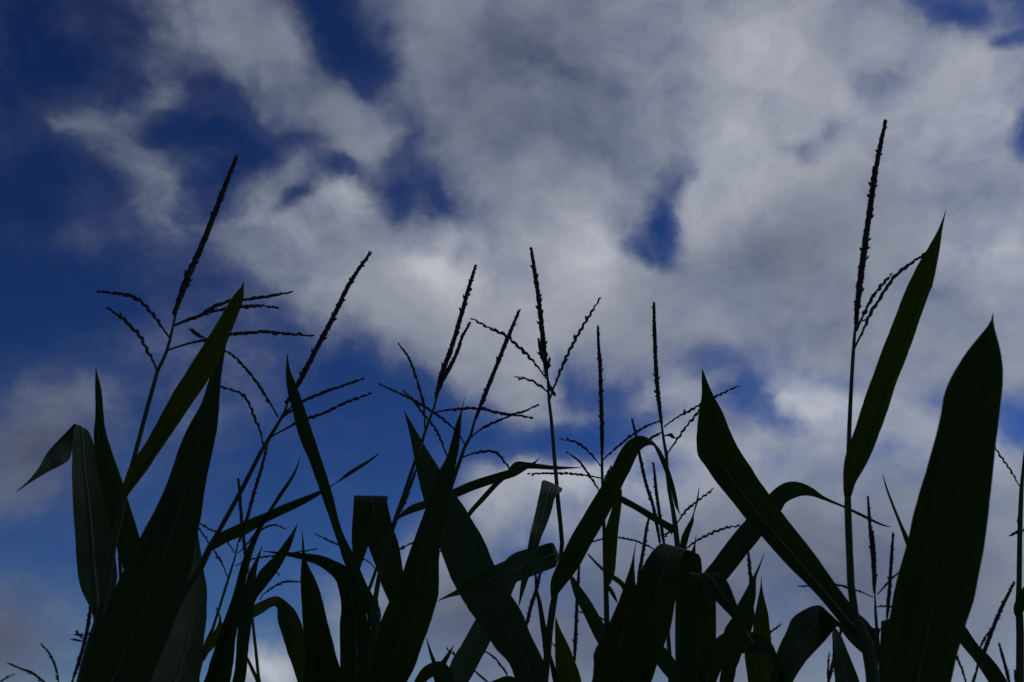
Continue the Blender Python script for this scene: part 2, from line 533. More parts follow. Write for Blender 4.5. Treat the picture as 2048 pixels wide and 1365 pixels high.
# ------------------------------------------------------------------ corn plants
class Plant:
    def __init__(self, Y, label, stalk, axis=None, spike=None, branches=(), extra=(), sw=1.0):
        """stalk: (u, v, width) from the lowest seen point upwards; axis: rest of the stem up to the spike"""
        self.Y = Y
        sw = max(sw, min(1.7, .46 * Y))
        st = [at(u, v, Y) for u, v, w in stalk]
        rad = [w * .5 / FPX * np.linalg.norm(p - CAM) for (u, v, w), p in zip(stalk, st)]
        # carry the stem on down to the soil
        b, a = st[0], st[1]
        dz = max(a[2] - b[2], .02)
        s = max(-.45, min(.45, (a[0] - b[0]) / dz))
        h = b[2]
        low = [np.array([b[0] - s * .36, Y, -.03]), np.array([b[0] - s * .34, Y, h * .35]), np.array([b[0] - s * .22, Y, h * .7])]
        rl = [max(.0115, rad[0] * 1.5), max(.0105, rad[0] * 1.3), max(.009, rad[0] * 1.1)]
        P = np.array(low + st)
        R = np.array(rl + rad)
        base = np.array([P[0][0], Y, 0.0])
        self.o0 = base
        e = bpy.data.objects.new('corn_plant', None)
        e.empty_display_size = .1
        COL.objects.link(e)
        e.location = base.tolist()
        e['label'] = label
        e['category'] = 'corn plant'
        e['group'] = 'corn plants standing in the field'
        self.e = e
        Q = spline(np.column_stack([P, R]), 60)
        V, F = tube(Q[:, :3], Q[:, 3], 10)
        self.stalk = mesh_object('stalk', V, F, M['stalk'], e, base)
        self.top = stalk[-1]
        if spike or branches:
            ax = [(stalk[-1][0], stalk[-1][1])] + list(axis or [])
            end = ax[-1]
            if spike:
                ax = ax + [tuple(np.array(spike[0]) * .8 + np.array(spike[1]) * .2)]
            A3 = np.array([at(u, v, Y) for u, v in ax])
            Q = spline(A3, 24) if len(A3) > 1 else np.array([A3[0], A3[0] + [0, 0, .03]])
            r0 = rad[-1]
            V, F = tube(Q, np.linspace(r0, min(r0, .0016), len(Q)), 8)
            tas = mesh_object('tassel', V, F, M['stalk'], e, base)
            if spike:
                sp = np.array([at(u, v, Y) for u, v in spike])
                seed_head('tassel_spike', sp, tas, base, M['spike'], .0027 * sw, .0044, 7, .0100 * sw, .0044 * sw, .19, .0, .26)
            for br in branches:
                dy = 0.0
                if isinstance(br, dict):
                    dy, br = br['dy'], br['p']
                nb = len(br)
                bp = np.array([at(u, v, Y + dy * (i / (nb - 1))) for i, (u, v) in enumerate(br)])
                ln = np.linalg.norm(bp[-1] - bp[0])
                seed_head('tassel_branch', bp, tas, base, M['branch'], .0014 * sw, .0064, 2, .0112 * sw, .0043 * sw, .11, .10 if ln > .06 else .02, .10, .3)
            for ex in extra:       # a second spike on the same tassel
                sp = np.array([at(u, v, Y - .01) for u, v in ex])
                seed_head('tassel_spike', sp, tas, base, M['spike'], .0019 * sw, .005, 5, .0100 * sw, .0040 * sw, .16, .0, .18)

    def leaf(self, L, R, Y, mat='leaf', attach=None, idx=False, fold=.16, tilt=0.0, mid=0.0, wave=.5, rib=True, n=46, label=None, twist=None, keel=False):
        """blade between its two traced edges, base first. Y: (t, offset) pairs of distance behind (+) or before (-) the stem"""
        L = [tuple(p) for p in L]
        R = [tuple(p) for p in R]
        if attach is not None:
            L = [(attach[0] - 4, attach[1])] + L
            R = [(attach[0] + 4, attach[1])] + R
        Lc, Rc = spline(L, n, idx), spline(R, n, idx)
        tt = np.linspace(0, 1, n)
        yt = np.array([y[0] for y in Y]), np.array([y[1] for y in Y])
        yo = np.interp(tt, *yt)
        k = np.ones(7) / 7
        yo = np.convolve(np.pad(yo, 3, mode='edge'), k, mode='valid')
        tl = np.interp(tt, [q[0] for q in twist], [q[1] for q in twist]) if twist else np.full(n, tilt)
        ss = np.linspace(-1, 1, 11)
        V, UV = [], []
        ph = rng.uniform(0, 6.28, 6)
        run = 0.0
        prev = None
        nick = rng.normal(0, .42, (n, 2)) * (rng.rand(n, 2) < .35)
        rows3 = []
        for i in range(n):
            l, r = Lc[i], Rc[i]
            wpx = np.linalg.norm(r - l)
            c = at(*((l + r) / 2), self.Y + yo[i])
            dep = np.linalg.norm(c - CAM)
            hw = wpx * .5 / FPX * dep
            if prev is not None:
                run += np.linalg.norm(c - prev)
            prev = c
            row = []
            wob = [math.sin(run * 42 + ph[0]) * .6 + math.sin(run * 97 + ph[1]) * .4, math.sin(run * 47 + ph[2]) * .6 + math.sin(run * 88 + ph[3]) * .4]
            for s in ss:
                e = (wob[0] + nick[i, 0]) if s < 0 else (wob[1] + nick[i, 1])
                q = (l + r) / 2 + (r - l) / 2 * s
                if tt[i] > .04 and tt[i] < .96:
                    q = q + (r - l) / max(wpx, 1e-6) * np.sign(s) * s * s * e * wave * min(2.4, wpx * .04)
                arch = fold * (1 - abs(s - mid) ** 1.5) * hw
                yy = self.Y + yo[i] + tl[i] * hw * s + arch + e * wave * .10 * hw * s * s
                p = at(q[0], q[1], yy)
                row.append(p)
                V.append(p)
                UV.append((s * hw, run))
            rows3.append(row)
        m = len(ss)
        dry = [max(0.0, (t - .93) / .07) if abs(s) < .9 else max(.35, (t - .80) / .2) for t in tt for s in ss]
        F = [(i * m + j, i * m + j + 1, (i + 1) * m + j + 1, (i + 1) * m + j) for i in range(n - 1) for j in range(m - 1)]
        o = mesh_object('leaf', V, F, M[mat], self.e, self.o0, UV)
        at_ = o.data.attributes.new('dry', 'FLOAT', 'POINT')
        at_.data.foreach_set('value', dry)
        if label:
            o['label'] = label
        if rib:
            # keel of the blade
            jm = (mid + 1) * .5 * (m - 1)
            j0 = min(int(jm), m - 2)
            f = jm - j0
            C3 = np.array([rows3[i][j0] * (1 - f) + rows3[i][j0 + 1] * f for i in range(n)])
            n2 = int(n * .86)
            C3 = C3[1:n2]
            to = CAM - C3
            to /= np.linalg.norm(to, axis=1)[:, None]
            rr = np.linspace(.0022, .0004, len(C3)) * min(1.0, .5 + np.max(np.linalg.norm(Rc - Lc, axis=1)) / 160)
            V2, F2 = tube(C3 + to * rr[:, None] * .15, rr, 6)
            mesh_object('midrib', V2, F2, M['keel' if mat == 'pale' or keel else 'midrib'], o, self.o0)
        return o


# ---- left front plant
p = Plant(1.23, 'tall corn plant nearest the left edge with a many-branched tassel and folded pale leaf',
          [(170, 1330, 15), (198, 1237, 14), (211, 1193, 13), (227, 1087, 12), (251, 990, 11), (256, 960, 8), (269, 913, 8), (296, 812, 8), (315, 743, 7)],
          [(334, 701), (347, 649)], [(348, 630), (375, 556), (408, 481), (433, 418), (455, 360), (471, 320)],
          [[(315, 743), (306, 722), (296, 704), (279, 672), (263, 655), (245, 638), (219, 619)],
           [(342, 678), (333, 668), (322, 652), (306, 630), (282, 604), (258, 592), (235, 588), (204, 584)],
           {'p': [(347, 652), (375, 639), (400, 630), (440, 609), (485, 600), (530, 594), (574, 586)], 'dy': .05},
           {'p': [(347, 652), (380, 640), (420, 625), (455, 618), (490, 613), (520, 612), (548, 615)], 'dy': .10},
           {'p': [(334, 701), (372, 689), (410, 680), (455, 670), (500, 666), (530, 664), (572, 668), (617, 671)], 'dy': .06},
           [(410, 677), (400, 672), (388, 664)]], sw=1.1)
p.leaf([(247, 990), (247, 968), (263, 925), (292, 885), (332, 812), (375, 739), (416, 675), (450, 619), (469, 589), (484, 572), (486, 564)],
       [(256, 992), (262, 983), (284, 954), (324, 897), (381, 812), (413, 765), (443, 716), (458, 675), (478, 625), (487, 596), (488, 566)],
       [(0, -.01), (.1, -.03), (1, -.16)], 'warm', mid=.35, wave=.5)
p.leaf([(192, 1262), (182, 1221), (162, 1177), (154, 1136), (150, 1071), (144, 966), (144, 913), (147, 866), (150, 847), (134, 863), (109, 889), (91, 911), (77, 936), (57, 961), (32, 984)],
       [(204, 1262), (215, 1225), (233, 1164), (233, 1130), (229, 1090), (216, 1015), (199, 948), (188, 890), (172, 858), (150, 875), (140, 917), (122, 931), (95, 945), (62, 965), (33, 985)],
       [(0, 0), (.15, .03), (.35, .10), (.54, .17), (.60, .20), (.66, .21), (.8, .12), (1, .05)], 'pale', idx=True, mid=-.12, tilt=.25, wave=.25, n=70)
p.leaf([(285, 1260), (250, 1150), (227, 1071), (207, 994), (194, 929), (187, 870), (190, 840), (191, 812), (190, 775), (191, 737)],
       [(320, 1240), (300, 1150), (279, 1075), (259, 1010), (243, 958), (221, 893), (210, 857), (207, 826), (203, 780), (192, 737)],
       [(0, .06), (.5, .08), (1, .05)], 'leaf', attach=(205, 1400), mid=-.2, wave=.4)

# ---- plant leaning right, node at (421,1090)
p = Plant(1.50, 'corn plant leaning right whose long dark spike rises above the narrow upright left-centre leaf tip',
          [(262, 1430, 17), (300, 1345, 16), (336, 1258, 15), (365, 1189, 14), (397, 1144, 13), (421, 1093, 12), (436, 1066, 9), (478, 990, 9), (508, 932, 8), (522, 904, 8), (542, 871, 8)],
          [(556, 848), (570, 822)], [(572, 808), (600, 762), (632, 700), (668, 632), (700, 566), (738, 510)],
          [[(556, 834), (539, 805), (513, 765), (489, 735), (466, 712), (441, 698)],
           [(526, 889), (521, 864), (511, 841), (499, 811), (486, 791), (463, 780), (443, 775)],
           {'p': [(566, 835), (578, 818), (612, 800), (662, 780), (691, 770), (718, 761)], 'dy': -.04},
           {'p': [(542, 874), (566, 861), (599, 844), (648, 826), (691, 806), (734, 790)], 'dy': -.06},
           {'p': [(562, 838), (580, 824), (596, 815)], 'dy': -.05}], sw=1.1)
p.leaf([(420, 1096), (424, 1086), (434, 1070), (457, 1057), (496, 1040), (531, 1026), (563, 1011), (599, 997), (642, 980), (674, 964), (695, 945), (734, 922), (759, 906)],
       [(427, 1100), (436, 1096), (457, 1084), (492, 1069), (524, 1050), (556, 1034), (599, 1014), (638, 991), (663, 973), (695, 954), (738, 926), (759, 908)],
       [(0, -.01), (.5, -.06), (1, -.02)], 'leaf', mid=.2)
p.leaf([(120, 1430), (158, 1365), (186, 1278), (215, 1209), (243, 1148), (279, 1079), (324, 990), (348, 925), (373, 861), (401, 810), (420, 754), (439, 709), (456, 664)],
       [(262, 1430), (286, 1365), (310, 1313), (328, 1282), (356, 1217), (377, 1156), (395, 1071), (405, 1010), (417, 942), (429, 885), (437, 830), (443, 750), (457, 664)],
       [(0, -.1), (.12, -.38), (.5, -.36), (.85, -.26), (1, -.20)], 'leaf', attach=(215, 1540), mid=.05, wave=.35, n=60)
p.leaf([(285, 1365), (330, 1290), (355, 1210), (372, 1140), (394, 1060)],
       [(390, 1390), (399, 1339), (407, 1298), (414, 1209), (414, 1177), (404, 1120), (395, 1060)],
       [(0, .03), (1, .28)], 'pale', attach=(285, 1440), mid=.1, tilt=.3, wave=.6)

# ---- small plants seen between the left leaves
p = Plant(2.55, 'slim corn plant behind the leaning stem with arched yellowish leaf and thin bent branches',
          [(392, 1365, 9), (411, 1292, 8), (424, 1262, 6), (436, 1225, 5), (457, 1157, 5)], [(471, 1111), (476, 1086)],
          [(478, 1084), (492, 1045), (507, 990), (521, 944), (534, 892)],
          [[(469, 1106), (455, 1085), (436, 1068), (418, 1058), (400, 1047)],
           [(455, 1154), (443, 1125), (432, 1108), (420, 1090), (400, 1060)],
           [(471, 1132), (490, 1124), (517, 1116), (547, 1112), (588, 1106), (629, 1099)],
           [(476, 1107), (494, 1088), (510, 1070), (532, 1055), (549, 1051), (566, 1056)]])
p.leaf([(408, 1296), (409, 1288), (436, 1253), (482, 1225), (524, 1202), (553, 1193), (576, 1206), (597, 1232), (612, 1290), (616, 1380)],
       [(409, 1306), (413, 1310), (440, 1285), (478, 1255), (517, 1231), (551, 1213), (556, 1246), (571, 1291), (583, 1328), (602, 1385)],
       [(0, 0), (.3, -.10), (.55, -.22), (1, -.12)], 'warm', idx=True, rib=True, fold=.1)
p.leaf([(404, 1320), (409, 1300), (425, 1270), (438, 1240), (431, 1215)], [(409, 1322), (418, 1306), (440, 1270), (443, 1240), (433, 1214)],
       [(0, 0), (1, -.05)], 'leaf', rib=False, n=20)
p = Plant(2.90, 'thin corn plant with short dark spike and drooping branches behind the upright left-centre leaf tips',
          [(521, 1400, 8), (517, 1356, 6), (514, 1324, 6), (505, 1239, 5), (500, 1190, 4)], [(496, 1143)],
          [(496, 1143), (489, 1093), (483, 1036), (477, 962)],
          [[(520, 1200), (526, 1190), (542, 1178), (567, 1165), (601, 1164)],
           [(505, 1172), (514, 1161), (524, 1147), (539, 1139), (555, 1147)]])
p.leaf([(481, 1300), (489, 1312), (501, 1340), (512, 1366), (518, 1400)], [(487, 1299), (500, 1322), (512, 1346), (522, 1370), (526, 1400)],
       [(0, .0), (1, .0)], 'leaf', rib=False, n=20)

p = Plant(1.75, 'cluster of upright narrow leaves with no tassel left of the arched yellowish leaf',
          [(446, 1530, 18), (448, 1450, 14), (449, 1400, 10)])
p.leaf([(400, 1385), (407, 1365), (428, 1299), (450, 1235), (468, 1182), (482, 1129), (500, 1086), (517, 1051), (539, 1018), (556, 990), (581, 955), (592, 935), (599, 916)],
       [(455, 1395), (461, 1365), (468, 1310), (475, 1257), (487, 1193), (495, 1146), (510, 1093), (525, 1056), (543, 1024), (561, 997), (585, 960), (595, 937), (600, 916)],
       [(0, -.05), (.3, -.2), (1, -.35)], 'leaf', attach=(449, 1420), mid=-.15, wave=.6)
p.leaf([(466, 1375), (476, 1253), (487, 1190), (496, 1150), (510, 1122), (524, 1092)],
       [(487, 1375), (500, 1271), (507, 1210), (512, 1157), (516, 1129), (525, 1092)],
       [(0, .0), (1, .05)], 'leaf', attach=(449, 1430))
p.leaf([(490, 1245), (500, 1195), (512, 1157), (528, 1132), (549, 1111), (574, 1079), (595, 1048)],
       [(500, 1245), (511, 1203), (531, 1175), (553, 1147), (567, 1122), (582, 1092), (596, 1048)],
       [(0, .05), (1, .15)], 'leaf', attach=(452, 1440), wave=.7)

# ---- plant with node at (755,1240)
p = Plant(1.55, 'centre-left corn plant with doubled dark spike, thick knotted node and broad black upright leaf',
          [(742, 1420, 17), (744, 1340, 16), (747, 1267, 15), (753, 1232, 16), (751, 1193, 10), (759, 1150, 9), (770, 1107, 9), (784, 1061, 9), (794, 1030, 9), (802, 1008, 8), (812, 976, 7), (823, 944, 7), (844, 885, 6)],
          [(851, 862), (869, 812)], [(872, 796), (884, 748), (905, 690), (922, 632), (936, 582), (950, 536)],
          [[(850, 860), (848, 814), (838, 775), (823, 728), (810, 705), (801, 693)],
           {'p': [(866, 826), (892, 821), (925, 818), (962, 818), (995, 826), (1031, 831), (1057, 835)], 'dy': -.05}],
          extra=[[(880, 776), (896, 742), (912, 710), (924, 676), (937, 651)]], sw=1.1)
p.leaf([(700, 1420), (735, 1365), (748, 1299), (759, 1250), (777, 1207), (800, 1157), (821, 1100), (835, 1061), (850, 1022), (864, 983), (875, 947), (892, 918), (902, 885), (910, 855), (919, 829), (926, 808), (929, 795)],
       [(790, 1420), (814, 1365), (832, 1331), (845, 1290), (853, 1271), (864, 1235), (876, 1189), (878, 1146), (880, 1100), (885, 1061), (892, 1022), (899, 979), (908, 948), (917, 905), (921, 870), (923, 835), (930, 795)],
       [(0, -.08), (.15, -.25), (.6, -.33), (1, -.28)], 'leaf', attach=(742, 1520), mid=.0, wave=.5, n=60)
p.leaf([(739, 1256), (730, 1218), (713, 1182), (691, 1132), (677, 1090), (656, 1029), (638, 976), (617, 919), (602, 884), (592, 851), (584, 818), (575, 785), (572, 758), (572, 735), (574, 707)],
       [(760, 1256), (762, 1225), (755, 1207), (741, 1182), (727, 1154), (706, 1107), (684, 1061), (663, 983), (647, 930), (628, 874), (615, 834), (602, 795), (590, 765), (580, 738), (575, 707)],
       [(0, .01), (.3, .06), (1, .22)], 'leaf', mid=-.15, wave=.5, fold=.22)
p.leaf([(684, 1410), (681, 1324), (679, 1271), (682, 1215), (679, 1186), (672, 1162), (656, 1145), (635, 1131), (606, 1121), (571, 1112), (545, 1107), (526, 1103)],
       [(736, 1410), (745, 1320), (744, 1271), (736, 1240), (726, 1200), (712, 1160), (694, 1135), (670, 1122), (642, 1111), (600, 1106), (560, 1104), (526, 1102)],
       [(0, .02), (.3, .10), (1, .14)], 'leaf', attach=(742, 1480), idx=True, wave=.3)
p.leaf([(612, 1400), (610, 1330), (608, 1270), (605, 1235), (602, 1189), (601, 1150), (603, 1122), (604, 1095), (604, 1062)],
       [(692, 1400), (684, 1350), (673, 1310), (667, 1285), (656, 1250), (645, 1200), (631, 1160), (613, 1120), (605, 1062)],
       [(0, -.03), (.3, -.08), (1, -.15)], 'leaf', attach=(725, 1500), wave=.45)
p.leaf([(796, 1036), (798, 1032), (809, 1020), (826, 1009), (848, 1002), (905, 979), (942, 963), (985, 949), (1020, 939), (1052, 930), (1068, 924), (1080, 915)],
       [(797, 1040), (801, 1036), (823, 1027), (848, 1019), (880, 1009), (917, 994), (953, 979), (1002, 963), (1031, 953), (1052, 940), (1068, 930), (1081, 915)],
       [(0, 0), (.4, .08), (1, .12)], 'leaf', wave=.3)

# ---- hidden spike crossing the node plant's stem
p = Plant(2.80, 'small corn plant whose short bristly spike crosses behind the knotted-node stem',
          [(720, 1240, 8), (739, 1178, 7), (754, 1136, 6), (770, 1100, 5)], [(786, 1062), (800, 1026)],
          [(801, 1024), (812, 994), (822, 968), (831, 943)],
          [[(752, 1140), (741, 1127), (727, 1118), (700, 1101), (677, 1090), (656, 1081), (634, 1070)], [(776, 1100), (797, 1099), (812, 1092), (828, 1085)]])

# ---- tassel right of it
p = Plant(1.75, 'corn plant leaning right with plain dark spike and curved branches, behind the black upright leaf',
          [(770, 1360, 13), (790, 1290, 12), (815, 1200, 11), (850, 1110, 10), (880, 1040, 9), (903, 972, 8), (917, 930, 8), (930, 894, 7)],
          [(941, 872), (949, 843), (957, 821)], [(951, 838), (972, 785), (992, 735), (1014, 680), (1037, 625)],
          [{'p': [(930, 890), (916, 867), (892, 844), (856, 818), (816, 795), (786, 781), (761, 770)], 'dy': .05},
           {'p': [(903, 925), (892, 907), (879, 874), (866, 851), (849, 831), (829, 804), (810, 785)], 'dy': .05},
           [(941, 876), (965, 857), (992, 844), (1022, 831), (1046, 824), (1071, 813)],
           [(925, 915), (949, 907), (978, 903), (995, 909), (1008, 923), (1019, 937)]], sw=1.1)
p.leaf([(792, 1250), (778, 1205), (764, 1172), (752, 1136), (736, 1090), (720, 1033), (710, 1003), (708, 992), (706, 1030), (703, 1075), (706, 1107), (716, 1142)],
       [(800, 1250), (812, 1190), (805, 1132), (798, 1093), (787, 1058), (778, 1022), (775, 1005), (773, 993), (750, 1035), (738, 1088), (723, 1129), (719, 1142)],
       [(0, .02), (.5, .05), (.62, .08), (.68, .12), (1, .14)], 'leaf', attach=(800, 1262), idx=True, wave=.25, fold=.08, n=64)
p.leaf([(900, 1090), (935, 1026), (956, 1001), (985, 969), (1013, 942), (1031, 924), (1056, 925), (1084, 929), (1120, 933), (1162, 935)],
       [(905, 1092), (940, 1034), (967, 1004), (999, 969), (1025, 949), (1040, 944), (1056, 938), (1109, 940), (1141, 938), (1162, 936)],
       [(0, .02), (.5, .06), (1, .12)], 'leaf', attach=(860, 1110), idx=True, wave=.2, fold=.08)

# ---- centre plant
p = Plant(1.50, 'centre corn plant with forked three-armed tassel and a broad leaf arching over to the right',
          [(1084, 1420, 16), (1092, 1340, 15), (1100, 1253, 14), (1108, 1200, 14), (1117, 1150, 9), (1124, 1090, 9), (1118, 1022, 9), (1114, 984, 9), (1113, 962, 8), (1110, 932, 8), (1106, 880, 7), (1103, 844, 7), (1098, 801, 6)],
          [(1096, 768), (1094, 742)], [(1093, 752), (1088, 700), (1082, 640), (1075, 580), (1068, 535), (1063, 502)],
          [[(1093, 758), (1068, 725), (1041, 697), (1008, 670), (978, 656), (950, 641)],
           [(1095, 784), (1074, 768), (1058, 760), (1038, 756)],
           [(1099, 801), (1108, 775), (1131, 718), (1151, 679), (1174, 639), (1199, 599)],
           [(1097, 762), (1101, 775), (1106, 784)], [(1094, 748), (1096, 735), (1098, 724)]],
          extra=[[(1089, 728), (1084, 710), (1078, 684)]], sw=1.1)
p.leaf([(1045, 1400), (1020, 1331), (992, 1299), (971, 1267), (949, 1235), (921, 1193), (896, 1143), (880, 1100), (862, 1050), (848, 1004), (839, 969), (830, 926), (822, 880), (815, 850), (808, 822)],
       [(1092, 1400), (1090, 1335), (1077, 1303), (1059, 1264), (1042, 1221), (1013, 1175), (988, 1129), (971, 1086), (953, 1054), (931, 1019), (903, 979), (876, 933), (850, 893), (830, 858), (809, 822)],
       [(0, 0), (.3, .02), (.7, .07), (1, .12)], 'pale', attach=(1086, 1470), mid=.05, wave=.4, n=60, tilt=-.15)
p.leaf([(1120, 1116), (1114, 1101), (1102, 1086), (1056, 1102), (1020, 1118), (988, 1132), (949, 1155), (914, 1179), (893, 1191), (875, 1202)],
       [(1120, 1120), (1116, 1124), (1110, 1134), (1081, 1146), (1049, 1159), (1013, 1171), (975, 1181), (935, 1188), (900, 1195), (875, 1203)],
       [(0, 0), (.15, -.06), (.6, -.2), (1, -.26)], 'leaf', idx=True, wave=.35, fold=.14, tilt=.75)
p.leaf([(1114, 972), (1104, 966), (1086, 961), (1081, 976), (1074, 1011), (1066, 1045), (1061, 1065), (1052, 1111), (1042, 1164), (1039, 1190), (1037, 1213)],
       [(1116, 978), (1125, 977), (1122, 985), (1111, 992), (1102, 1026), (1091, 1056), (1083, 1075), (1073, 1108), (1058, 1155), (1048, 1184), (1038, 1214)],
       [(0, -.01), (.2, -.06), (.6, -.15), (1, -.2)], 'pale', idx=True, wave=.25, fold=.2, tilt=-.2)
p.leaf([(1102, 1196), (1101, 1186), (1102, 1161), (1113, 1132), (1127, 1104), (1145, 1068), (1173, 1022), (1194, 987), (1219, 944), (1237, 908), (1250, 888), (1264, 877), (1280, 872), (1296, 876), (1310, 887), (1324, 906), (1337, 935), (1348, 968), (1355, 999), (1357, 1015), (1361, 1030)],
       [(1113, 1196), (1116, 1189), (1130, 1171), (1155, 1139), (1168, 1116), (1180, 1093), (1205, 1051), (1226, 1011), (1248, 965), (1262, 938), (1273, 914), (1282, 900), (1295, 892), (1306, 892), (1312, 902), (1320, 920), (1332, 951), (1342, 982), (1349, 1010), (1354, 1020), (1361, 1031)],
       [(0, -.01), (.1, -.03), (.5, -.14), (.7, -.12), (1, -.02)], 'leaf', idx=True, wave=.25, mid=.3, n=64, fold=.14)
p.leaf([(1086, 1300), (1084, 1275), (1081, 1257), (1075, 1207), (1070, 1180), (1069, 1150)],
       [(1100, 1300), (1098, 1275), (1092, 1250), (1083, 1205), (1076, 1180), (1074, 1150)],
       [(0, .05), (1, .15)], 'leaf', attach=(1094, 1330), rib=False)
p.leaf([(1110, 1400), (1103, 1350), (1097, 1310), (1090, 1280)], [(1130, 1400), (1118, 1360), (1106, 1320), (1092, 1278)],
       [(0, .05), (1, .10)], 'leaf', attach=(1090, 1430), rib=False, n=20)

# ---- right of centre
p = Plant(1.83, 'corn plant with bare straight upright spike and hanging narrow leaf behind the arching centre leaf',
          [(1216, 1420, 12), (1214, 1264, 11), (1212, 1175, 10), (1209, 1120, 7), (1208, 1054, 7), (1205, 969, 6), (1204, 932, 6)],
          [(1204, 915), (1204, 897)], [(1204, 910), (1204, 850), (1202, 790), (1200, 728), (1197, 690), (1196, 657)],
          [{'p': [(1205, 922), (1222, 905), (1264, 871), (1291, 854), (1312, 845), (1321, 841)], 'dy': .05},
           [(1201, 933), (1195, 924), (1174, 901), (1154, 886), (1124, 879)],
           [(1203, 992), (1196, 978), (1177, 949), (1159, 924), (1138, 908)],
           {'p': [(1204, 957), (1170, 951), (1141, 948), (1109, 947), (1063, 948)], 'dy': -.10},
           [(1206, 965), (1214, 950), (1220, 938)]], sw=1.05)
p.leaf([(1211, 1176), (1208, 1168), (1206, 1150), (1207, 1111), (1209, 1068), (1219, 1033), (1229, 1000), (1238, 980)],
       [(1214, 1176), (1222, 1166), (1230, 1143), (1233, 1111), (1237, 1058), (1242, 1019), (1244, 990), (1244, 978)],
       [(0, 0), (1, -.06)], 'warm', idx=True, wave=.3)
p.leaf([(1213, 1176), (1220, 1172), (1230, 1188), (1236, 1206)], [(1213, 1180), (1217, 1182), (1226, 1196), (1235, 1207)], [(0, 0), (1, -.03)], 'leaf', rib=False, n=16)
p.leaf([(1212, 1320), (1202, 1296), (1187, 1271), (1170, 1235), (1152, 1200), (1143, 1172), (1139, 1155)],
       [(1222, 1300), (1214, 1262), (1198, 1232), (1180, 1200), (1159, 1171), (1148, 1156), (1141, 1150)],
       [(0, 0), (.4, .05), (1, .15)], 'leaf', attach=(1217, 1340), idx=True)

p = Plant(1.72, 'corn plant with knobbly spike and long slanting side branches left of the bent broad leaf',
          [(1362, 1420, 14), (1357, 1300, 13), (1357, 1200, 12), (1355, 1094, 11), (1350, 1048, 10), (1344, 1009, 8), (1335, 961, 7), (1333, 910, 7)],
          [(1329, 890), (1325, 863), (1322, 838)], [(1323, 848), (1318, 806), (1314, 765), (1311, 715), (1309, 660), (1308, 610)],
          [{'p': [(1328, 854), (1353, 836), (1375, 824), (1400, 810), (1428, 795), (1458, 781), (1474, 774)], 'dy': .06},
           [(1335, 907), (1358, 874), (1372, 854), (1397, 824), (1412, 806)],
           [(1324, 865), (1310, 872), (1298, 880)], [(1329, 872), (1336, 871), (1342, 873)],
           {'p': [(1352, 1050), (1371, 1023), (1391, 1006), (1422, 982)], 'dy': .05},
           {'p': [(1366, 1102), (1391, 1084), (1418, 1069), (1449, 1057), (1478, 1052)], 'dy': .05},
           {'p': [(1345, 1062), (1338, 1064), (1330, 1074)], 'dy': .05}], sw=1.05)
p.leaf([(1350, 1060), (1347, 1051), (1333, 1043), (1309, 1029), (1275, 1009), (1245, 993), (1222, 984)],
       [(1352, 1064), (1343, 1066), (1323, 1053), (1299, 1039), (1269, 1020), (1243, 1006), (1222, 986)],
       [(0, 0), (1, -.02)], 'leaf', idx=True, wave=.2)
p.leaf([(1365, 1230), (1385, 1180), (1408, 1145), (1432, 1115), (1463, 1074), (1490, 1043), (1515, 1014), (1538, 989), (1558, 972), (1579, 964), (1602, 966), (1625, 976), (1648, 993), (1689, 1012), (1716, 1024), (1740, 1036), (1764, 1048), (1782, 1054)],
       [(1390, 1250), (1425, 1195), (1456, 1157), (1487, 1118), (1504, 1097), (1521, 1075), (1543, 1047), (1562, 1023), (1572, 1006), (1590, 996), (1605, 992), (1624, 993), (1648, 1001), (1682, 1014), (1713, 1029), (1740, 1042), (1764, 1052), (1782, 1055)],
       [(0, 0), (.5, .10), (1, -.02)], 'leaf', attach=(1357, 1290), idx=True, wave=.3, n=60)
p.leaf([(1357, 1100), (1359, 1098), (1362, 1077), (1371, 1057), (1384, 1033), (1393, 999), (1398, 974)],
       [(1361, 1106), (1371, 1098), (1379, 1070), (1387, 1045), (1388, 1030), (1396, 1003), (1399, 974)],
       [(0, .02), (1, .06)], 'leaf', idx=True, rib=False, wave=.6)
p.leaf([(1368, 1130), (1378, 1112), (1387, 1092), (1392, 1070)], [(1374, 1130), (1390, 1110), (1391, 1092), (1393, 1070)], [(0, .02), (1, .03)], 'leaf', attach=(1358, 1150), rib=False, n=18)
p.leaf([(1312, 1322), (1316, 1296), (1320, 1290), (1327, 1293), (1347, 1316), (1357, 1333), (1380, 1356), (1400, 1400)],
       [(1308, 1326), (1310, 1318), (1315, 1330), (1325, 1344), (1338, 1360), (1350, 1378), (1365, 1400), (1385, 1420)],
       [(0, .05), (1, .1)], 'leaf', rib=False, idx=True)

p = Plant(2.35, 'slender dark spike rising behind the crest of the arching centre leaf',
          [(1335, 1250, 7), (1328, 1160, 6), (1323, 1110, 5)], [(1321, 1096)],
          [(1320, 1086), (1316, 1063), (1306, 1012), (1292, 968), (1279, 910), (1272, 872), (1265, 842)],
          [{'p': [(1318, 1108), (1308, 1099), (1282, 1086), (1258, 1079), (1236, 1076), (1204, 1079), (1183, 1085)], 'dy': -.15}])
p.leaf([(1260, 1185), (1246, 1163), (1216, 1143), (1194, 1125), (1175, 1105)], [(1256, 1195), (1240, 1172), (1226, 1161), (1198, 1136), (1177, 1113)],
       [(0, -.1), (1, -.2)], 'warm', attach=(1329, 1230), idx=True, rib=False)
Plant(2.75, 'short thick reddish-brown spike standing just right of the slender spike and left of a stem',
      [(1336, 1260, 7), (1333, 1160, 6), (1331, 1115, 5)], [(1330, 1100)], [(1329, 1094), (1321, 1043), (1313, 985), (1310, 955), (1307, 930)], sw=1.15)
